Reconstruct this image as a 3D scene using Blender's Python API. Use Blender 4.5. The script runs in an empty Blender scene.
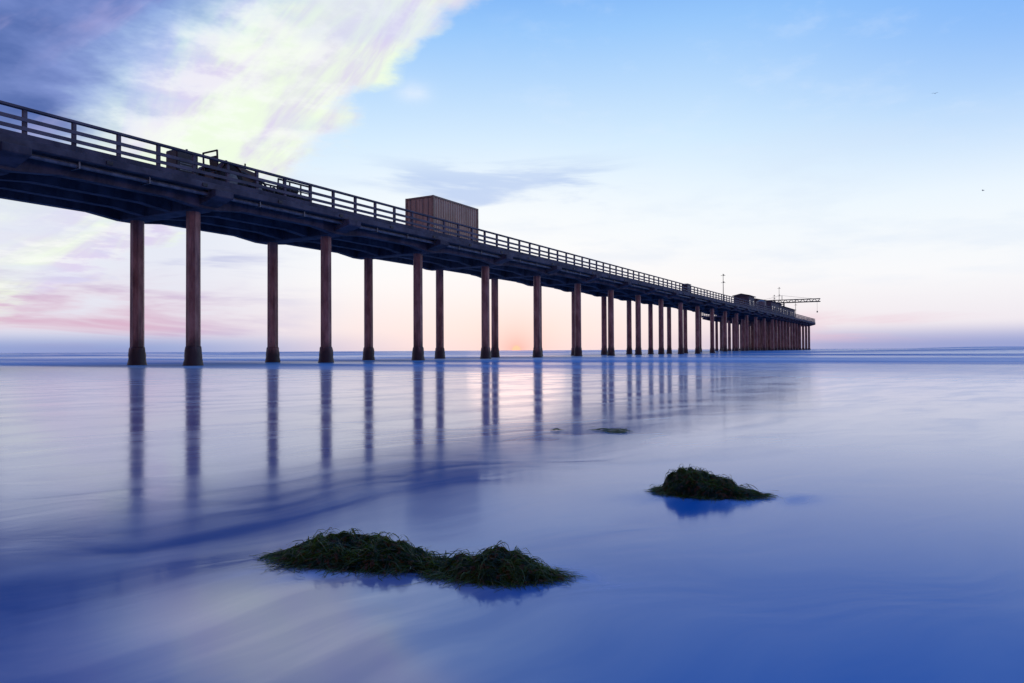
import bpy, math, random
from mathutils import Matrix, Vector, noise as mnoise
random.seed(7)
sc = bpy.context.scene
R = math.radians
A = R(30.15)                     # pier heading, to the right of +Y
SA, CA = math.sin(A), math.cos(A)
ROTZ = math.pi/2 - A
CAMZ = 0.62

# ------------------------------------------------------------------ node helpers
class NT:
    def __init__(s, tree): s.t = tree; s.n = tree.nodes; s.l = tree.links
    def put(s, sock, v):
        if isinstance(v, bpy.types.NodeSocket): s.l.new(v, sock)
        elif v is not None:
            if isinstance(v, (tuple, list)) and len(v) == 3 and sock.type == 'RGBA': v = (*v, 1)
            sock.default_value = v
    def m(s, op, a, b=None, c=None, clamp=False):
        n = s.n.new('ShaderNodeMath'); n.operation = op; n.use_clamp = clamp
        s.put(n.inputs[0], a); s.put(n.inputs[1], b)
        if c is not None: s.put(n.inputs[2], c)
        return n.outputs[0]
    def add(s, a, b): return s.m('ADD', a, b)
    def sub(s, a, b): return s.m('SUBTRACT', a, b)
    def mul(s, a, b): return s.m('MULTIPLY', a, b)
    def ss(s, v, lo, hi, o0=0.0, o1=1.0):
        n = s.n.new('ShaderNodeMapRange'); n.interpolation_type = 'SMOOTHSTEP'
        s.put(n.inputs['Value'], v); s.put(n.inputs['From Min'], lo); s.put(n.inputs['From Max'], hi)
        n.inputs['To Min'].default_value = o0; n.inputs['To Max'].default_value = o1
        return n.outputs[0]
    def mix(s, f, a, b, mode='MIX'):
        n = s.n.new('ShaderNodeMix'); n.data_type = 'RGBA'; n.blend_type = mode
        s.put(n.inputs[0], f); s.put(n.inputs[6], a); s.put(n.inputs[7], b)
        return n.outputs[2]
    def xyz(s, x, y, z=0.0):
        n = s.n.new('ShaderNodeCombineXYZ'); s.put(n.inputs[0], x); s.put(n.inputs[1], y); s.put(n.inputs[2], z)
        return n.outputs[0]
    def sep(s, v):
        n = s.n.new('ShaderNodeSeparateXYZ'); s.put(n.inputs[0], v); return n.outputs
    def noise(s, vec, scale=1, detail=4, rough=.5, dist=0):
        n = s.n.new('ShaderNodeTexNoise'); s.put(n.inputs['Vector'], vec)
        n.inputs['Scale'].default_value = scale; n.inputs['Detail'].default_value = detail
        n.inputs['Roughness'].default_value = rough; n.inputs['Distortion'].default_value = dist
        return n.outputs[0]
    def ramp(s, f, stops):
        n = s.n.new('ShaderNodeValToRGB'); s.put(n.inputs[0], f); e = n.color_ramp.elements
        while len(e) < len(stops): e.new(.5)
        for i, (p, c) in enumerate(stops): e[i].position = p; e[i].color = (*c, 1)
        return n.outputs[0]
    def blob(s, x, y, cx, cy, rx, ry):      # soft elliptical patch
        p = s.m('DIVIDE', s.sub(x, cx), rx); q = s.m('DIVIDE', s.sub(y, cy), ry)
        return s.m('EXPONENT', s.mul(s.add(s.mul(p, p), s.mul(q, q)), -1.0))
def lin(r, g, b):
    f = lambda c: (c/255/12.92) if c/255 <= .04045 else ((c/255+.055)/1.055)**2.4
    return (f(r), f(g), f(b))

# ------------------------------------------------------------------ sky
w = bpy.data.worlds.new("World"); sc.world = w; w.use_nodes = True
T = NT(w.node_tree); T.n.clear()
tc = T.n.new('ShaderNodeTexCoord')
X, Y, Z = T.sep(tc.outputs['Generated'])
az = T.mul(T.m('ARCTAN2', X, Y), 57.2958)
el = T.mul(T.m('ARCSINE', Z), 57.2958)
zc = T.add(T.m('MAXIMUM', Z, 0.0), .10)
pl = T.xyz(T.m('DIVIDE', X, zc), T.m('DIVIDE', Y, zc), 0)
n1 = T.noise(pl, 1.3, 6, .56)
n2 = T.noise(pl, 3.6, 5, .62)
flat = T.noise(T.xyz(T.mul(az, .045), T.mul(el, .33), 3), 1.0, 5, .58, .5)
base = T.ramp(T.m('DIVIDE', el, 90), [
    (0.0, lin(216, 210, 232)), (0.018, lin(238, 232, 240)), (0.06, lin(248, 249, 252)),
    (0.12, lin(238, 248, 255)), (0.18, lin(208, 234, 255)), (0.27, lin(152, 200, 252)),
    (0.35, lin(74, 150, 240)), (0.48, lin(20, 102, 215)), (1.0, lin(8, 66, 176))])
c = T.mix(T.mul(T.mul(T.ss(az, 12, 40), T.ss(el, 8, 26)), .85), base, lin(116, 174, 248))
# low haze on the right
hz = T.mul(T.ss(T.add(az, T.mul(flat, 12)), 14, 32), T.ss(el, 2.1, 0.2))
c = T.mix(T.mul(hz, .85), c, lin(134, 152, 208))
hz2 = T.mul(T.mul(T.ss(az, 12, 26), T.ss(flat, .42, .60)), T.mul(T.ss(el, 4.0, 1.4), T.ss(el, .3, 1.0)))
c = T.mix(T.mul(hz2, .65), c, lin(228, 186, 208))
# bright pale area left of centre
c = T.mix(T.mul(T.m('EXPONENT', T.mul(T.add(T.m('POWER', T.m('DIVIDE', T.add(az, 2.0), 15), 2.0), T.m('POWER', T.m('DIVIDE', T.sub(el, 8.0), 7), 2.0)), -1.0)), .6), c, lin(250, 252, 253))
# thin grey-blue wisps mid sky, faint veils to the right
wm = T.mul(T.mul(T.ss(az, -16, -6), T.ss(az, 13, 4)), T.mul(T.ss(el, 9.0, 12), T.ss(el, 16, 13.2)))
c = T.mix(T.mul(T.mul(wm, T.ss(flat, .49, .64)), .65), c, lin(165, 192, 238))
c = T.mix(T.mul(T.mul(T.ss(n1, .46, .66), T.mul(T.ss(az, -10, 4), T.ss(el, 3, 7))), T.mul(T.ss(el, 21, 12), .28)), c, lin(210, 226, 248))
c = T.mix(T.mul(T.mul(T.ss(n2, .50, .70), T.ss(az, -5, 6)), T.mul(T.mul(T.ss(el, 9, 15), T.ss(el, 40, 28)), .18)), c, lin(226, 238, 255))
# warm glow round the setting sun
gx = T.mul(T.sub(az, .3), .055); gy = T.mul(el, .22)
g = T.m('EXPONENT', T.mul(T.add(T.mul(gx, gx), T.mul(gy, gy)), -1.0))
c = T.mix(T.mul(g, .65), c, lin(255, 226, 214))
# left cloud system: lavender low streaks
leftm = T.ss(az, -12, -26)
low = T.mul(leftm, T.ss(el, 17, 9))
c = T.mix(T.mul(low, .6), c, lin(218, 222, 240))
c = T.mix(T.mul(T.mul(low, T.ss(flat, .46, .62)), .75), c, lin(170, 176, 222))
c = T.mix(T.mul(T.mul(T.mul(T.ss(az, -15, -30), T.ss(el, 7, 2)), T.ss(flat, .38, .58)), .75), c, lin(222, 172, 194))
c = T.mix(T.mul(T.mul(T.ss(az, -6, -30), T.ss(el, 1.8, .2)), .9), c, lin(136, 158, 210))
# diagonal bright streak
dg = T.sub(az, el)
fil = T.noise(T.xyz(T.mul(dg, .17), T.mul(T.add(az, el), .05), 7), 1.0, 5, .56, .6)
dn = T.add(dg, T.add(T.mul(T.sub(n1, .5), 14), T.mul(T.sub(n2, .5), 9)))
er = T.sub(-30.8, T.mul(T.m('MAXIMUM', T.sub(12.0, el), 0.0), .85))
le = T.sub(-41.0, T.mul(el, .22))
rm = T.ss(T.sub(dn, er), 1.5, -1.8)
lm = T.ss(T.sub(dn, le), -5.0, 5.0)
upf = T.ss(el, 62, 36)
bright = T.mul(T.mul(rm, lm), T.mul(upf, T.ss(el, 0, 4)))
bcol = T.mix(T.ss(fil, .36, .56), lin(222, 212, 240), lin(240, 253, 228))
bcol = T.mix(T.mul(T.ss(n2, .44, .60), .55), bcol, lin(254, 255, 252))
bcol = T.mix(T.mul(T.ss(n1, .52, .40), .35), bcol, lin(206, 216, 244))
c = T.mix(T.mul(bright, .96), c, bcol)
# dark indigo cloud upper left
dk = T.mul(T.ss(T.sub(dn, le), 3.0, -6), T.mul(T.ss(el, 8, 16), upf))
dcol = T.mix(T.ss(n1, .36, .66), lin(60, 88, 160), lin(134, 152, 216))
dcol = T.mix(T.mul(T.ss(fil, .52, .7), .4), dcol, lin(186, 176, 224))
c = T.mix(T.mul(dk, .95), c, dcol)
# small bright puff
pd = T.add(T.m('POWER', T.m('DIVIDE', T.add(az, 7.8), 1.3), 2.0), T.m('POWER', T.m('DIVIDE', T.sub(el, 19.9), .7), 2.0))
c = T.mix(T.mul(T.m('EXPONENT', T.mul(pd, -1.0)), T.ss(n2, .3, .6, .3, .8)), c, lin(228, 240, 255))
# unseen east: low pink band added to warm the piles and container, blue above
back = T.ss(Y, .25, -.45)
c = T.mix(T.mul(back, .88), c, T.mix(T.ss(el, 6, 28), lin(190, 126, 122), lin(34, 62, 132)))
# hazed solar disc just on the horizon
sx = T.sub(az, .35); sy = T.sub(el, .05)
sd = T.m('SQRT', T.add(T.mul(sx, sx), T.mul(sy, sy)))
c = T.mix(T.mul(T.m('EXPONENT', T.mul(sd, -.7)), .8), c, (1.0, .40, .34))
c = T.mix(T.ss(sd, .44, .24), c, (1.3, .62, .40))
sky = T.n.new('ShaderNodeTexSky'); sky.sky_type = 'NISHITA'; sky.sun_disc = False
sky.sun_elevation = R(1.5); sky.sun_rotation = R(0.3)
bg1 = T.n.new('ShaderNodeBackground'); T.put(bg1.inputs[0], c); bg1.inputs[1].default_value = 1.0
bg2 = T.n.new('ShaderNodeBackground'); T.put(bg2.inputs[0], sky.outputs[0]); bg2.inputs[1].default_value = 0.004
ad = T.n.new('ShaderNodeAddShader'); T.l.new(bg1.outputs[0], ad.inputs[0]); T.l.new(bg2.outputs[0], ad.inputs[1])
wo = T.n.new('ShaderNodeOutputWorld'); T.l.new(ad.outputs[0], wo.inputs[0])
try:
    w.cycles.sampling_method = 'MANUAL'; w.cycles.sample_map_resolution = 512
except Exception: pass

# ------------------------------------------------------------------ materials
def material(name):
    m = bpy.data.materials.new(name); m.use_nodes = True
    t = NT(m.node_tree); return m, t, m.node_tree.nodes['Principled BSDF']
def obj_coord(t): return t.n.new('ShaderNodeTexCoord').outputs['Object']
def bump(t, bs, h, strength, dist):
    b = t.n.new('ShaderNodeBump'); b.inputs['Strength'].default_value = strength; b.inputs['Distance'].default_value = dist
    t.put(b.inputs['Height'], h); t.l.new(b.outputs[0], bs.inputs['Normal'])
def simple(name, c1, c2, scale=2.0, rough=.8, stretch=(1,1,1), metal=0, bmp=.3):
    m, t, b = material(name)
    x, y, z = t.sep(obj_coord(t))
    v = t.xyz(t.mul(x, stretch[0]), t.mul(y, stretch[1]), t.mul(z, stretch[2]))
    n = t.noise(v, scale, 5, .6)
    t.put(b.inputs['Base Color'], t.mix(t.ss(n, .35, .65), c1, c2))
    b.inputs['Roughness'].default_value = rough; b.inputs['Metallic'].default_value = metal
    if bmp: bump(t, b, t.noise(v, scale*8, 2, .6), bmp, .02)
    return m
M_conc = simple('concrete', (.035,.037,.055), (.10,.095,.125), 1.2, .85, (1,1,.5))
M_deck = simple('deck_concrete', (.05,.05,.07), (.12,.12,.15), .8, .85)
M_wood = simple('railing_timber', (.07,.07,.09), (.15,.14,.17), 3, .75, (.4,1,1), bmp=0)
M_steel = simple('galvanised_steel', (.12,.13,.15), (.22,.23,.25), 4, .5, metal=.5, bmp=0)
M_dark = simple('dark_paint', (.015,.015,.02), (.035,.033,.04), 4, .55, bmp=0)
M_rub = simple('rubber', (.015,.015,.015), (.03,.03,.03), 9, .9, bmp=0)
M_red = simple('faded_red_paint', (.05,.02,.02), (.08,.03,.03), 5, .5, bmp=0)
M_cont = simple('container_paint', (.46,.33,.21), (.60,.45,.30), 1.3, .6, (1,1,.4), bmp=0)
M_rust = simple('container_frame_paint', (.28,.19,.12), (.39,.28,.18), 4, .65, bmp=0)
M_wall = simple('shed_cladding', (.08,.08,.10), (.14,.14,.17), 2, .8)
M_roof = simple('shed_roofing', (.05,.05,.06), (.09,.09,.10), 2, .8)
M_white = simple('white_paint', (.6,.6,.6), (.75,.75,.75), 2, .6, bmp=0)
m, t, b = material('window_glass'); b.inputs['Base Color'].default_value = (.02,.03,.05,1); b.inputs['Roughness'].default_value = .08; M_glass = m

# pile: stained concrete, mussel-dark foot
m, t, b = material('pile_concrete')
x, y, z = t.sep(obj_coord(t))
n = t.noise(t.xyz(x, y, t.mul(z, .35)), 2.2, 5, .6)
cc = t.mix(t.ss(n, .35, .68), (.23,.10,.08), (.48,.26,.21))
streak = t.noise(t.xyz(t.mul(x, 5), t.mul(y, 5), t.mul(z, .25)), 1.2, 3, .6)
cc = t.mix(t.mul(t.ss(streak, .5, .68), .6), cc, (.09,.05,.05))
cc = t.mix(t.ss(t.add(z, t.mul(n, 1.6)), 2.3, 1.2), cc, (.03,.022,.028))
t.put(b.inputs['Base Color'], cc); b.inputs['Roughness'].default_value = .5
bump(t, b, t.noise(obj_coord(t), 12, 3, .6), .5, .03); M_pile = m

# water: shallow wash over wet sand near the camera, misty surf farther out
m, t, b = material('water'); M_water = m
x, y, z = t.sep(obj_coord(t))
s_ = t.add(t.mul(x, SA), t.mul(y, CA)); t_ = t.sub(t.mul(y, SA), t.mul(x, CA))
r_ = t.m('SQRT', t.add(t.mul(x, x), t.mul(y, y)))
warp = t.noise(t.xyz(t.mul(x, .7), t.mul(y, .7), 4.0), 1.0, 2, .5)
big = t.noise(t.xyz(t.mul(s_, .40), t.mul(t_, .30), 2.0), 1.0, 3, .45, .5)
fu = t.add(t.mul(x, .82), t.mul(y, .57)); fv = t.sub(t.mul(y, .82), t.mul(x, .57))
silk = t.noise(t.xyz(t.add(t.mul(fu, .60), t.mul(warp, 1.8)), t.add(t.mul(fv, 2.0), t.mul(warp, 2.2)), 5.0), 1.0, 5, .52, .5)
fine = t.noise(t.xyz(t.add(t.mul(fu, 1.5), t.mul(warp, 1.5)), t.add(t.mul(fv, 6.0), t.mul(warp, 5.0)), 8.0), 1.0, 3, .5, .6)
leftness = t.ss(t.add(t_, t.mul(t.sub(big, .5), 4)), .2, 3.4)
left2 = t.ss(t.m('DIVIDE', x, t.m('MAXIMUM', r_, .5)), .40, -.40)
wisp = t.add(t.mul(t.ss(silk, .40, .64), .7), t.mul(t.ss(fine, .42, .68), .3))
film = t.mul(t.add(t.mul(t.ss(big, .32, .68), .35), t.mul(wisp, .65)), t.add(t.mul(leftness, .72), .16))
cloud_sheen = t.mul(t.blob(x, y, -.52, 1.58, .42, .44), t.ss(t.add(silk, t.mul(t.sub(fine, .5), .4)), .32, .60, .40, 1.0))  # bright cloud's reflection painted in as a pinkish patch of colour and IOR
pale_patch = t.mul(t.blob(x, y, -2.2, 4.0, 1.8, 1.8), t.ss(silk, .34, .64, .35, 1.0))  # paler pinkish patch at mid left
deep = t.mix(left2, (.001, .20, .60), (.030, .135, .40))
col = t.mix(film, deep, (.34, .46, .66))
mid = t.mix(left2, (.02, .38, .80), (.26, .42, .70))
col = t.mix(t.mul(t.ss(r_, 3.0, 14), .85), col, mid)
col = t.mix(t.mul(cloud_sheen, .95), col, (.95, .66, .58))
col = t.mix(t.mul(pale_patch, .5), col, (.70, .56, .62))
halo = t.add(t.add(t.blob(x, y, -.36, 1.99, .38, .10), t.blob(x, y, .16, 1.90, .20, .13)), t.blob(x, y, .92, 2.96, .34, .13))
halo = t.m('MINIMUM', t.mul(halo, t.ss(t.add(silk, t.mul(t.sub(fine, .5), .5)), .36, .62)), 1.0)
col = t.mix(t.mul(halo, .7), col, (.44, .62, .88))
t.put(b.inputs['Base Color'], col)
t.put(b.inputs['IOR'], t.add(t.add(1.22, t.mul(film, .40)), t.add(t.mul(cloud_sheen, 1.35), t.add(t.mul(pale_patch, .35), t.mul(t.ss(r_, 2.6, 7), t.add(.22, t.mul(left2, .28)))))))
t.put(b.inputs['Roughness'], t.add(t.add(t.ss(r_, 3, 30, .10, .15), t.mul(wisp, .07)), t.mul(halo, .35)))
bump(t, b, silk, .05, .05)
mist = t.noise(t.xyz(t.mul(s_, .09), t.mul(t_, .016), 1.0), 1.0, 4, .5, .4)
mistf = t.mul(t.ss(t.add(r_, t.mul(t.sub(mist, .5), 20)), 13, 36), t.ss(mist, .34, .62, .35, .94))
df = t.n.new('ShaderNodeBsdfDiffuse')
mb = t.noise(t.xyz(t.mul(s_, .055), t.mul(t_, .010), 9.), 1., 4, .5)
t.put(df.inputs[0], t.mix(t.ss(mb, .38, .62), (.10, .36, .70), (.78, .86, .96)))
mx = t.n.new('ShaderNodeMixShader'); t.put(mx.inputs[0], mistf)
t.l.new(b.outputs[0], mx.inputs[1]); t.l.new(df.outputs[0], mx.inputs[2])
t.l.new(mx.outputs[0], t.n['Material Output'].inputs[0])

M_sand = simple('wet_sand', (.16,.13,.10), (.26,.21,.16), .8, .7)
m, t, b = material('seaweed'); M_weed = m
gi = obj_coord(t)
n = t.noise(gi, 14, 3, .6); n_b = t.noise(gi, 60, 1, .5)
cc = t.mix(t.ss(n, .38, .62), (.012,.036,.010), (.090,.150,.018))
cc = t.mix(t.mul(t.ss(n_b, .54, .64), .85), cc, (.20,.085,.035))
t.put(b.inputs['Base Color'], cc); b.inputs['Roughness'].default_value = .35
tr = t.n.new('ShaderNodeBsdfTranslucent'); t.put(tr.inputs[0], t.mix(.5, cc, (.24,.32,.02)))
mx = t.n.new('ShaderNodeMixShader'); mx.inputs[0].default_value = .42
t.l.new(b.outputs[0], mx.inputs[1]); t.l.new(tr.outputs[0], mx.inputs[2]); t.l.new(mx.outputs[0], t.n['Material Output'].inputs[0])

# ------------------------------------------------------------------ geometry helpers
class Acc:
    def __init__(s): s.v = []; s.f = []
    def box(s, x0, x1, y0, y1, z0, z1):
        i = len(s.v)
        s.v += [(x,y,z) for z in (z0,z1) for y in (y0,y1) for x in (x0,x1)]
        s.f += [tuple(i+k for k in q) for q in ((0,2,3,1),(4,5,7,6),(0,1,5,4),(2,6,7,3),(0,4,6,2),(1,3,7,5))]
    def loft(s, rings, cap=True):
        i = len(s.v); n = len(rings[0])
        for r in rings: s.v += [tuple(p) for p in r]
        for k in range(len(rings)-1):
            for j in range(n):
                a = i+k*n+j; b_ = i+k*n+(j+1)%n
                s.f.append((a, b_, b_+n, a+n))
        if cap:
            s.f.append(tuple(i+j for j in reversed(range(n)))); s.f.append(tuple(i+(len(rings)-1)*n+j for j in range(n)))
    def tube(s, p0, p1, r0, r1=None, n=8):
        p0, p1 = Vector(p0), Vector(p1); r1 = r0 if r1 is None else r1
        q = (p1-p0).to_track_quat('Z', 'Y'); rs = []
        for p, r in ((p0,r0),(p1,r1)):
            rs.append([p + q @ Vector((math.cos(2*math.pi*k/n)*r, math.sin(2*math.pi*k/n)*r, 0)) for k in range(n)])
        s.loft(rs)
    def prism(s, poly, x0, x1):      # polygon in (y,z) extruded along x
        s.loft([[(x0,y,z) for y,z in poly], [(x1,y,z) for y,z in poly]])
    def prismy(s, poly, y0, y1):     # polygon in (x,z)
        s.loft([[(x,y0,z) for x,z in poly], [(x,y1,z) for x,z in poly]])
    def obj(s, name, mat, parent=None, smooth=False, bevel=0):
        me = bpy.data.meshes.new(name); me.from_pydata(s.v, [], s.f); me.update()
        import bmesh
        bm = bmesh.new(); bm.from_mesh(me); bmesh.ops.recalc_face_normals(bm, faces=bm.faces); bm.to_mesh(me); bm.free()
        me.materials.append(mat)
        if smooth:
            for p in me.polygons: p.use_smooth = True
        o = bpy.data.objects.new(name, me); sc.collection.objects.link(o)
        if parent: o.parent = parent
        if bevel:
            md = o.modifiers.new('bevel', 'BEVEL'); md.width = bevel; md.segments = 1; md.limit_method = 'ANGLE'
        return o
def empty(name, loc=(0,0,0), rot=ROTZ):
    e = bpy.data.objects.new(name, None); sc.collection.objects.link(e)
    e.location = loc; e.rotation_euler = (0,0,rot); e.empty_display_size = .5
    return e
def W(s, t, z=0): return (s*SA - t*CA, s*CA + t*SA, z)

# ------------------------------------------------------------------ water, beach
def water_h(x, y):
    s = x*SA + y*CA; t = -x*CA + y*SA
    if s < 30: return 0
    h = 0
    for s0, wd, am, ph in ((60,5,.12,5),(84,7,.24,9),(120,10,.40,13),(168,13,.50,17),(230,16,.6,21)):
        o = mnoise.noise(Vector((t*.012, ph, 0)))*10
        k = .55 + .9*mnoise.noise(Vector((t*.02, ph+3, 1)))
        if s0 > 100: k += 1.0*max(0, min(1, (28-t)/40)) if t < 28 else 0
        h += am*max(0,k)*math.exp(-((s-s0-o)/wd)**2)
    return h
rr = [0.0]+[.4*(20/.4)**(i/50) for i in range(50)]+[20*(320/20)**(i/240) for i in range(240)]+[320*(20000/320)**(i/50) for i in range(51)]
NA = 360; V = []; F = []
for r in rr:
    for j in range(NA):
        a_ = 2*math.pi*j/NA; x = r*math.sin(a_); y = r*math.cos(a_)
        V.append((x, y, water_h(x, y)))
for i in range(len(rr)-1):
    for j in range(NA):
        a0 = i*NA+j; a1 = i*NA+(j+1)%NA
        F.append((a0, a0+NA, a1+NA, a1))
me = bpy.data.meshes.new('water'); me.from_pydata(V, [], F); me.materials.append(M_water)
for p in me.polygons: p.use_smooth = True
wat = bpy.data.objects.new('water', me); sc.collection.objects.link(wat)

ac = Acc(); V=[];F=[]
ns, ntt = 40, 60
for i in range(ns+1):
    for j in range(ntt+1):
        s = -18 - 160*(i/ns)**1.3; t = -250+500*j/ntt
        z = -.25 + .035*(-18-s) + .12*mnoise.noise(Vector((s*.08, t*.05, 0)))
        V.append(W(s, t, min(z, 4)))
for i in range(ns):
    for j in range(ntt):
        a0 = i*(ntt+1)+j; F.append((a0, a0+1, a0+ntt+2, a0+ntt+1))
ac.v, ac.f = V, F; ac.obj('beach_sand', M_sand, smooth=True)

# ------------------------------------------------------------------ pier
pier = empty('pier')
T1, T2 = 28.8, 33.06
S0, DS = 20.7, 8.3
ZD, ZS = 8.0, 7.72
SE = 218.0; SB = -62.0; TN, TF = 26.85, 35.1
HEAD = 158.0; TFH = 43.0
a = Acc(); a.box(SB, SE, TN, TF, ZS, ZD); a.box(HEAD, SE, TF+.003, TFH, ZS+.003, ZD+.004)
a.obj('deck_slab', M_deck, pier, bevel=.02)
a = Acc()
for t0 in (27.9, 29.9, 31.9, 33.9):
    a.box(SB+.2, SE-.2, t0-.2, t0+.2, 7.22, ZS-.004)
for t0 in (36, 38, 40, 42): a.box(HEAD+.2, SE-.2, t0-.2, t0+.2, 7.22, ZS-.004)
a.obj('girders', M_conc, pier)
caps = Acc(); piles = Acc(); foot = Acc(); haunch = Acc()
def pile(s, t, seg=8):
    rs = []; top = 7.02
    for z, r in ((-1.5,.33),(1.0,.32),(top,.31)):
        rs.append([(s+r*math.cos(R(22.5)+2*math.pi*k/seg), t+r*math.sin(R(22.5)+2*math.pi*k/seg), z) for k in range(seg)])
    piles.loft(rs)
    rs = []; n = 14; zz = [-.6, 0, .12, .3, .5, .68, .8, .88]; rad = [.45,.45,.42,.39,.385,.365,.355,.325]
    for z, r in zip(zz, rad):
        rs.append([(s+(r+.035*mnoise.noise(Vector((s+k*1.7, t, z*5))))*math.cos(2*math.pi*k/n), t+(r+.035*mnoise.noise(Vector((s, t+k*1.3, z*5+9))))*math.sin(2*math.pi*k/n), z) for k in range(n)])
    foot.loft(rs)
def cap(s, far=TF, hw=.48):
    poly = [(TN-.22, ZS-.006), (TN-.22, 7.42), (T1-.55, 7.0), (far-1.5, 7.0), (far+.22, 7.42), (far+.22, ZS-.006)]
    caps.prism(poly, s-hw, s+hw)
i = -9
while True:
    s = S0 + i*DS
    if s > HEAD: break
    cap(s); pile(s, T1); pile(s, T2)
    for t0 in (27.9, 29.9, 31.9, 33.9):
        haunch.prismy([(s-1.9,7.215),(s-.4,6.98+.05),(s+.4,6.98+.05),(s+1.9,7.215),(s+1.9,7.3),(s-1.9,7.3)], t0-.19, t0+.19)
    i += 1
s = HEAD+2
while s < SE:
    cap(s, TFH, .4)
    for t0 in (28.3, 31.2, 34.2, 37.4, 41.2): pile(s, t0)
    s += 4.15 if s < 190 else 5.6
caps.obj('bent_caps', M_conc, pier, bevel=.03)
haunch.obj('girder_haunches', M_conc, pier)
piles.obj('piles', M_pile, pier)
foot.obj('pile_mussel_collars', M_pile, pier, smooth=True)
# kerb + railings
k = Acc()
for t0, e in ((TN+.02, SE), (TF-.24, HEAD)): k.box(SB+.01, e-.01, t0, t0+.22, ZD+.002, ZD+.2)
k.box(HEAD, SE-.01, TFH-.24, TFH-.02, ZD+.006, ZD+.2)
k.obj('kerb', M_conc, pier)
rl = Acc(); ps = Acc()
for t0, sa, sb in ((TN+.12, SB, SE), (TF-.12, SB, HEAD), (TFH-.12, HEAD, SE)):
    rl.box(sa, sb, t0-.10, t0+.10, 9.06, 9.14)
    for z in (8.70, 8.38): rl.box(sa, sb, t0-.09, t0-.035, z-.065, z+.065)
    s = sa+.1
    while s < sb:
        j_ = random.uniform(-.03,.03)
        ps.box(s-.065+j_, s+.065+j_, t0-.031, t0+.09, ZD+.2, 9.058); s += 1.66
rl.box(SE-.15, SE-.05, TN+.3, TFH-.3, 9.062, 9.138); rl.box(SE-.13, SE-.07, TN+.3, TFH-.3, 8.5, 8.62)
rl.obj('rails', M_wood, pier); ps.obj('railing_posts', M_wood, pier)
# service pipes and hangers under the near edge, scupper outlets
pp = Acc()
pp.tube((SB+1, TN+.35, 7.56), (HEAD, TN+.35, 7.56), .09); pp.tube((SB+1, TN+.62, 7.6), (HEAD, TN+.62, 7.6), .055)
s = SB+2
while s < HEAD: pp.box(s-.03, s+.03, TN+.2, TN+.75, 7.44, 7.47); pp.box(s-.03,s+.03,TN+.2,TN+.23,7.47,ZS-.005); s += DS/3
pp.obj('service_pipes', M_steel, pier)
sp = Acc(); s = SB+3
while s < HEAD: sp.box(s-.12, s+.12, TN-.05, TN-.002, 7.78, 7.9); s += DS/2
sp.obj('deck_scuppers', M_dark, pier)

# ------------------------------------------------------------------ container on a trailer chassis
ct = empty('shipping_container')
s0, s1, t0, t1, z0, z1 = 39.3, 45.0, 29.0, 31.44, 8.62, 11.3
fr = Acc()
for s in (s0, s1-.16):
    for t in (t0, t1-.16): fr.box(s, s+.16, t, t+.16, z0, z1)
for t in (t0+.005, t1-.125):
    fr.box(s0+.16, s1-.16, t, t+.12, z1-.13, z1-.005); fr.box(s0+.16, s1-.16, t, t+.12, z0+.005, z0+.17)
for s in (s0+.005, s1-.125):
    fr.box(s, s+.12, t0+.16, t1-.16, z1-.13, z1-.005); fr.box(s, s+.12, t0+.16, t1-.16, z0+.005, z0+.17)
fr.obj('frame', M_rust, ct, bevel=.01)
pn = Acc()
def corr(axis, a0, a1, pos, sgn):
    n = int((a1-a0)/.28); st = (a1-a0)/n; pts=[]
    for q in range(n):
        b0 = a0+q*st
        pts += [(b0,0),(b0+st*.3,0),(b0+st*.45,.045),(b0+st*.85,.045)]
    pts.append((a1,0))
    i = len(pn.v)
    for u, d in pts:
        for z in (z0+.15, z1-.12):
            pn.v.append((u, pos+sgn*d, z) if axis == 0 else (pos+sgn*d, u, z))
    for q in range(len(pts)-1): pn.f.append((i+2*q, i+2*q+2, i+2*q+3, i+2*q+1))
corr(0, s0+.15, s1-.15, t0+.03, 1); corr(0, s0+.15, s1-.15, t1-.03, -1); corr(1, t0+.15, t1-.15, s1-.03, -1)
pn.box(s0+.1, s1-.1, t0+.1, t1-.1, z1-.08, z1-.03)
pn.obj('corrugated_panels', M_cont, ct)
dr = Acc(); mid=(t0+t1)/2
dr.box(s0+.04, s0+.08, t0+.165, mid-.01, z0+.18, z1-.14); dr.box(s0+.04, s0+.08, mid+.01, t1-.165, z0+.18, z1-.14)
dr.obj('doors', M_cont, ct, bevel=.01)
lb = Acc()
for t in (t0+.45, mid-.3, mid+.3, t1-.45): lb.tube((s0+.015, t, z0+.1), (s0+.015, t, z1-.1), .018)
lb.obj('lock_rods', M_steel, ct)
ch = Acc()
for t in (t0+.5, t1-.6): ch.box(s0-.6, s1+.1, t, t+.12, 8.40, 8.61)
for s in (s0, s0+2, s0+4, s1-.2): ch.box(s, s+.1, t0+.05, t1-.05, 8.44, 8.56)
ch.obj('trailer_chassis', M_dark, ct)
wh = Acc()
for s in (s0+.8, s1-1.6, s1-.75):
    for t in (t0+.1, t1-.3): wh.tube((s, t, ZD+.36), (s, t+.22, ZD+.36), .35, n=18)
wh.obj('trailer_wheels', M_rub, ct)

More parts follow.
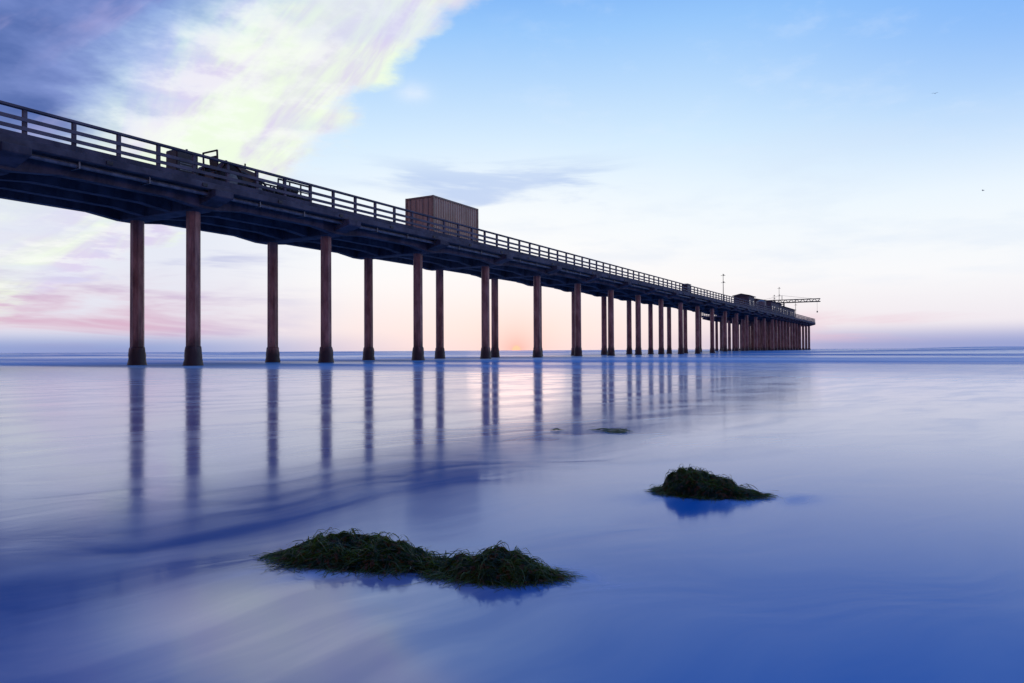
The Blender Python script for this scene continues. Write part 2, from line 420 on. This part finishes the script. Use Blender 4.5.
# ------------------------------------------------------------------ tractor, generator, trailer
tr = empty('tractor', W(22.9, 28.9, ZD+.006))
a = Acc()
for x, r, wd in ((-.75,.68,.36),(.85,.46,.26)):
    for yy in (-.72, .72): a.tube((x, yy-wd/2, r), (x, yy+wd/2, r), r, n=24)
a.obj('tyres', M_rub, tr, bevel=.05)
a = Acc()
for x, r, wd in ((-.75,.68,.39),(.85,.46,.29)):
    for yy in (-.72, .72): a.tube((x, yy-wd/2, r), (x, yy+wd/2, r), r*.5, n=16)
a.obj('wheel_hubs', M_steel, tr)
a = Acc(); a.prismy([(-.1,.62),(1.25,.62),(1.34,1.2),(1.15,1.45),(-.1,1.58)], -.36, .36)
a.prismy([(-1.3,.62),(-.1,.62),(-.1,.95),(-1.3,1.05)], -.35, .35)
for yy in (-.92, .56): a.prismy([(-1.45,1.0),(-1.2,1.42),(-.5,1.48),(-.1,1.1),(-.17,1.06),(-.52,1.4),(-1.12,1.36),(-1.38,.96)], yy, yy+.36)
a.obj('bonnet_and_fenders', M_red, tr, bevel=.04)
a = Acc(); a.box(-.95,-.45,-.26,.26,1.06,1.22); a.prismy([(-1.05,1.15),(-.93,1.15),(-1.0,1.85),(-1.14,1.82)], -.27, .27)
a.obj('seat', M_dark, tr, bevel=.03)
a = Acc()
for yy in (-.5,.5): a.tube((-1.2,yy,.9),(-1.25,yy,2.02),.045)
a.tube((-1.25,-.5,2.0),(-1.25,.5,2.0),.045); a.tube((-.25,0,1.3),(-.45,0,1.68),.02); a.tube((.9,.2,1.4),(.9,.2,1.95),.04)
for q in range(14):
    g0, g1 = 2*math.pi*q/14, 2*math.pi*(q+1)/14
    a.tube((-.46+.05*math.cos(g0), .19*math.sin(g0), 1.68+.1*math.cos(g0)), (-.46+.05*math.cos(g1), .19*math.sin(g1), 1.68+.1*math.cos(g1)), .016, n=6)
for yy in (-.48,.48): a.tube((.1,yy,1.3),(1.5,yy,1.0),.06); a.tube((1.5,yy,1.0),(1.85,yy,.4),.06)
a.obj('roll_bar_and_arms', M_dark, tr)
a = Acc(); a.prismy([(1.8,.2),(2.3,.12),(2.32,.16),(1.9,.3),(1.98,.85),(1.86,.87)], -.75, .75); a.obj('loader_bucket', M_dark, tr)

gn = empty('generator', W(20.2, 28.9, ZD+.006))
a = Acc(); a.box(-.55,.55,-.4,.4,.28,1.62); a.obj('enclosure', M_dark, gn, bevel=.05)
a = Acc(); a.box(-.7,.7,-.42,-.32,.16,.27); a.box(-.7,.7,.32,.42,.16,.27); a.tube((.3,.1,1.6),(.3,.1,1.85),.05)
a.obj('skid_and_exhaust', M_steel, gn)
a = Acc()
for yy in (-.5,.38): a.tube((0,yy,.22),(0,yy+.12,.22),.22,n=16)
a.obj('wheels', M_rub, gn)
a = Acc()
for q in range(6): a.box(-.4,.4,-.415,-.403,.5+q*.1,.54+q*.1)
a.obj('louvres', M_steel, gn)

bt = empty('flatbed_trailer', W(26.2, 28.9, ZD+.006))
a = Acc(); a.box(-1.2,1.1,-.75,.75,.62,.72)
for x in (-1.15,-.4,.35,1.02):
    for yy in (-.74,.68): a.box(x,x+.06,yy,yy+.06,.72,1.3)
for yy in (-.745,.685): a.box(-1.15,1.08,yy,yy+.055,1.3,1.38); a.box(-1.15,1.08,yy,yy+.055,.93,.98)
a.tube((-1.2,0,.6),(-2.0,0,.5),.05); a.obj('bed_and_side_rails', M_dark, bt)
a = Acc()
for yy in (-.95,.77): a.tube((.1,yy,.34),(.1,yy+.18,.34),.34,n=20)
a.obj('wheels', M_rub, bt)
a = Acc(); a.tube((-.7,-.3,.84),(.6,-.3,.84),.11); a.tube((-.7,0,.87),(.7,.05,.87),.14); a.tube((-.5,.3,.82),(.8,.3,.82),.09); a.tube((-.6,-.1,1.1),(.7,-.08,1.1),.13); a.obj('pipes', M_dark, bt)

# ------------------------------------------------------------------ sheds on the pier head
def shed(name, s0, s1, t0, t1, h, pitch, wins):
    e = empty(name); z = ZD+.006
    a = Acc(); a.box(s0, s1, t0, t1, z, z+h); a.obj('walls', M_wall, e)
    a = Acc(); tm = (t0+t1)/2
    a.prism([(t0-.3,z+h+.003),(t1+.3,z+h+.003),(t1+.3,z+h+.12),(tm,z+h+pitch),(t0-.3,z+h+.12)], s0-.3, s1+.3); a.obj('roof', M_roof, e)
    a = Acc(); d = Acc(); f = Acc(); st = (s1-s0)/wins
    for q in range(wins):
        c_ = s0+st*(q+.5)
        if q == wins//2: d.box(c_-.5, c_+.5, t0-.05, t0-.003, z+.05, z+2.1)
        else:
            a.box(c_-.5, c_+.5, t0-.02, t0-.003, z+1.2, z+2.1)
            f.box(c_-.56,c_+.56,t0-.06,t0-.003,z+1.12,z+1.19); f.box(c_-.56,c_+.56,t0-.06,t0-.003,z+2.11,z+2.18)
    a.box(s0-.02,s0-.003,tm-.6,tm+.6,z+1.2,z+2.1)
    a.obj('windows', M_glass, e); d.obj('door', M_dark, e); f.obj('window_trim', M_steel, e)
shed('pier_shed', 141, 146, 29.2, 32.0, 2.9, .5, 3)
shed('pier_shed', 163, 176, 29, 36, 3.0, .9, 5)
shed('pier_shed', 180, 199, 29.5, 38, 2.8, 1.1, 7)
# clutter on the pier head
dv = empty('storage_tank', W(157, 30, ZD+.006)); a = Acc(); a.tube((0,0,.3),(0,0,2.7),1.0,n=20); a.tube((0,0,2.7),(0,0,3.1),1.0,.2,n=20); a.obj('tank', M_steel, dv)
a = Acc(); 
for q in range(4): a.box(.7*math.cos(q*1.57+.78)-.08,.7*math.cos(q*1.57+.78)+.08,.7*math.sin(q*1.57+.78)-.08,.7*math.sin(q*1.57+.78)+.08,0,.3)
a.obj('legs', M_dark, dv)

# crane at the end
cr = empty('crane')
a = Acc(); sC, tC = 210, 34.5; zt = 13.6
for dx in (-.5,.5):
    for dy in (-.5,.5): a.tube((sC+dx,tC+dy,ZD),(sC+dx,tC+dy,zt),.12)
z = ZD; q = 0
while z < zt-1:
    for (p,r_) in (((-.5,-.5),(.5,-.5)),((.5,-.5),(.5,.5)),((.5,.5),(-.5,.5)),((-.5,.5),(-.5,-.5))):
        u, v = (p, r_) if q % 2 else (r_, p)
        a.tube((sC+u[0],tC+u[1],z),(sC+v[0],tC+v[1],z+1),.05,n=5)
    z += 1; q += 1
a.obj('tower', M_dark, cr)
a = Acc(); b0, b1 = 24.6, 41.5
for dx, dz in ((-.4,0),(.4,0),(0,.75)): a.tube((sC+dx,b0,zt+dz),(sC+dx,b1,zt+dz),.13)
y_ = b0; q = 0
while y_ < b1-.7:
    for dx in (-.4,.4):
        a.tube((sC+(dx if q%2 else 0),y_,zt+(0 if q%2 else .75)),(sC+(0 if q%2 else dx),y_+.75,zt+(.75 if q%2 else 0)),.07,n=5)
    y_ += .75; q += 1
a.obj('lattice_boom', M_dark, cr)
a = Acc(); a.tube((sC,tC,zt+.6),(sC,tC,zt+2.0),.08); a.tube((sC,tC,zt+2.0),(sC,b0+1,zt+.7),.03,n=5); a.tube((sC,tC,zt+2.0),(sC,b1-.5,zt+.7),.03,n=5)
a.tube((sC,b0+.8,zt),(sC,b0+.8,zt-2.6),.025,n=5); a.box(sC-.2,sC+.2,b0+.65,b0+.95,zt-3,zt-2.6)
a.obj('stays_and_hook', M_dark, cr)
a = Acc(); a.box(sC-1.1,sC+1.1,tC+.8,tC+3,ZD+.006,ZD+2.6); a.obj('operator_cab', M_dark, cr, bevel=.1)

# masts / lamps
def mast(name, s, t, h, arms=2, r=.07):
    e = empty(name, W(s, t, ZD+.005))
    a = Acc(); a.tube((0,0,0),(0,0,h),r,r*.5); a.box(-.15,.15,-.15,.15,0,.12); a.obj('pole', M_dark, e)
    a = Acc()
    for q in range(arms):
        z = h*(.72+.24*q/max(1,arms-1)) if arms > 1 else h
        a.tube((-.4,0,z),(.4,0,z),.03,n=6); a.tube((0,-.35,z-.1),(0,.35,z-.1),.03,n=6)
        a.box(.35,.5,-.06,.06,z-.08,z+.12)
    a.obj('crossarms', M_dark, e)
mast('weather_mast', 116, 28, 4.8); mast('weather_mast', 168, 28.2, 6.6); mast('weather_mast', 178, 31, 5.6, 3); mast('weather_mast', 190, 28, 5.2)
def lamp(s):
    e = empty('pier_lamp', W(s, 34.3, ZD+.005))
    a = Acc(); a.tube((0,0,0),(0,0,3.0),.05,.035); a.tube((0,0,2.95),(0,-.7,3.15),.03); a.obj('pole', M_steel, e)
    a = Acc(); a.box(-.1,.1,-.95,-.6,3.1,3.2); a.obj('lamp_head', M_steel, e)
for s in (128, 152): lamp(s)
cb = empty('electrical_cabinet'); a = Acc(); a.box(94,95.6,27.4,28.2,ZD+.006,ZD+1.4); a.obj('cabinet_body', M_dark, cb, bevel=.03)
a = Acc(); a.box(94.1,95.5,27.38,27.397,ZD+.15,ZD+1.3); a.box(93.95,95.65,27.35,28.25,ZD+1.402,ZD+1.46); a.obj('cabinet_door_and_hood', M_steel, cb)

# ------------------------------------------------------------------ seaweed
def weed(lobes, nblades, name='seaweed_clump', thin=1.0, seed=1, stray=0):
    rnd = random.Random(seed)
    def H(x, y):
        h = 0
        for (cx, cy, rx, ry, hh) in lobes:
            q = ((x-cx)/rx)**2+((y-cy)/ry)**2
            if q < 1: h = max(h, hh*(1-q)**.7)
        return h*(.84+.4*mnoise.noise(Vector((x*14, y*14, seed)))+.3*mnoise.noise(Vector((x*38, y*38, seed))))
    a = Acc()
    x0=min(l[0]-l[2] for l in lobes); x1=max(l[0]+l[2] for l in lobes); y0=min(l[1]-l[3] for l in lobes); y1=max(l[1]+l[3] for l in lobes)
    n = 60
    for i in range(n+1):
        for j in range(n+1):
            x=x0+(x1-x0)*i/n; y=y0+(y1-y0)*j/n; a.v.append((x,y,H(x,y)*.92-.005))
    for i in range(n):
        for j in range(n): q=i*(n+1)+j; a.f.append((q,q+n+1,q+n+2,q+1))
    tot = sum(l[2]*l[3] for l in lobes)
    for k_ in range(nblades+stray):
        u = rnd.random()*tot
        for l in lobes:
            u -= l[2]*l[3]
            if u <= 0: break
        out = k_ >= nblades           # strands floating flat round the clump
        an = rnd.random()*2*math.pi; rr_ = math.sqrt(rnd.random())*.95 if not out else rnd.uniform(.95, 1.12)
        x = l[0]+l[2]*rr_*math.cos(an); y = l[1]+l[3]*rr_*math.sin(an)
        hd = 2.2*mnoise.noise(Vector((x*6, y*6, seed+4))) + rnd.gauss(0, .45) + (0 if rnd.random() < .5 else math.pi)
        L = rnd.uniform(.03, .10)*thin; wd = rnd.uniform(.0010, .0028)
        fr_ = rnd.random(); free = fr_ < .03 and not out
        if fr_ > .985: L *= 1.8
        lift = rnd.uniform(.0005, .006); arch = rnd.uniform(.001, .008) if not free else rnd.uniform(.012, .030)
        if out: lift, arch = .0003, .0008
        curv = rnd.gauss(0, 7); ns_ = 6; i0 = len(a.v)
        for q in range(ns_+1):
            f = q/ns_
            z = max(H(x, y), .0)+lift*(1-f)+arch*math.sin(math.pi*min(1, f*.95))+(.0015 if not out else .0006)
            px, py = -math.sin(hd), math.cos(hd); ww = wd*(1-.75*f)*.5+.0003
            tw = math.sin(k_+f*3)*ww*(0 if out else 1)
            a.v.append((x+px*ww, y+py*ww, z+tw)); a.v.append((x-px*ww, y-py*ww, z-tw))
            x += math.cos(hd)*L/ns_; y += math.sin(hd)*L/ns_; hd += curv*L/ns_*2
        for q in range(ns_): b_=i0+2*q; a.f.append((b_, b_+2, b_+3, b_+1))
    me = bpy.data.meshes.new(name); me.from_pydata(a.v, [], a.f); me.materials.append(M_weed)
    o = bpy.data.objects.new(name, me); sc.collection.objects.link(o)
weed([(-.50,2.14,.19,.11,.062),(-.38,2.09,.14,.09,.052),(-.62,2.16,.09,.05,.020),(-.24,2.04,.12,.045,.018)], 6500, seed=3, stray=260)
weed([(-.05,1.98,.13,.085,.062),(-.12,2.01,.09,.06,.038),(.04,1.95,.08,.05,.030)], 4200, seed=5, stray=200)
weed([(.79,3.10,.14,.12,.100),(.74,3.11,.085,.09,.096),(.85,3.06,.13,.11,.070),(.94,3.01,.11,.06,.030)], 6800, seed=8, stray=200)
weed([(.79,5.4,.09,.10,.014),(.70,5.5,.05,.04,.008)], 200, seed=11)
weed([(.34,5.5,.03,.04,.007)], 40, seed=12, thin=.6)

# ------------------------------------------------------------------ gulls
def gull(x, y, z, yaw):
    e = empty('seagull', (x,y,z), yaw)
    a = Acc(); rs=[]
    for xx, r in ((-.28,.02),(-.15,.06),(0,.085),(.15,.06),(.22,.045),(.27,.03),(.33,.008)):
        rs.append([(xx, r*math.cos(2*math.pi*k/10), r*.9*math.sin(2*math.pi*k/10)+(.02 if xx>.2 else 0)) for k in range(10)])
    a.loft(rs); a.obj('body', M_steel, e, smooth=True)
    a = Acc()
    for sg in (-1,1):
        pts=[(0,.05,.12,-.08,.03),(0,.35,.13,-.06,.17),(0,.7,.04,-.09,.10)]
        i=len(a.v)
        for _, yy, xf, xb, zz in pts: a.v += [(xf,sg*yy,zz),(xb,sg*yy,zz)]
        for q in range(2): a.f.append((i+2*q,i+2*q+1,i+2*q+3,i+2*q+2))
    a.obj('wings', M_steel, e)
gull(170*(938-512)/711, 170, CAMZ+170*(349-93)/711, 1.0)
gull(170*(985-512)/711, 170, CAMZ+170*(348-190)/711, 2.2)

# ------------------------------------------------------------------ sun + camera
sd_ = bpy.data.lights.new('sun', 'SUN'); sd_.energy = .012; sd_.angle = R(8); sd_.color = (1,.66,.48)
so = bpy.data.objects.new('sun', sd_); sc.collection.objects.link(so)
dirv = Vector((math.sin(R(.3))*math.cos(R(1.5)), math.cos(R(.3))*math.cos(R(1.5)), math.sin(R(1.5))))
so.rotation_euler = dirv.to_track_quat('Z','Y').to_euler()
cam = bpy.data.cameras.new('camera'); cam.lens = 25; cam.sensor_width = 36; cam.clip_end = 50000; cam.clip_start = .05
co = bpy.data.objects.new('camera', cam); sc.collection.objects.link(co)
co.matrix_world = Matrix.Translation((0,0,CAMZ)) @ Matrix.Rotation(R(90.72),4,'X') @ Matrix.Rotation(R(-.28),4,'Z')
sc.camera = co
sc.view_settings.view_transform = 'Standard'; sc.view_settings.look = 'None'; sc.view_settings.exposure = 0
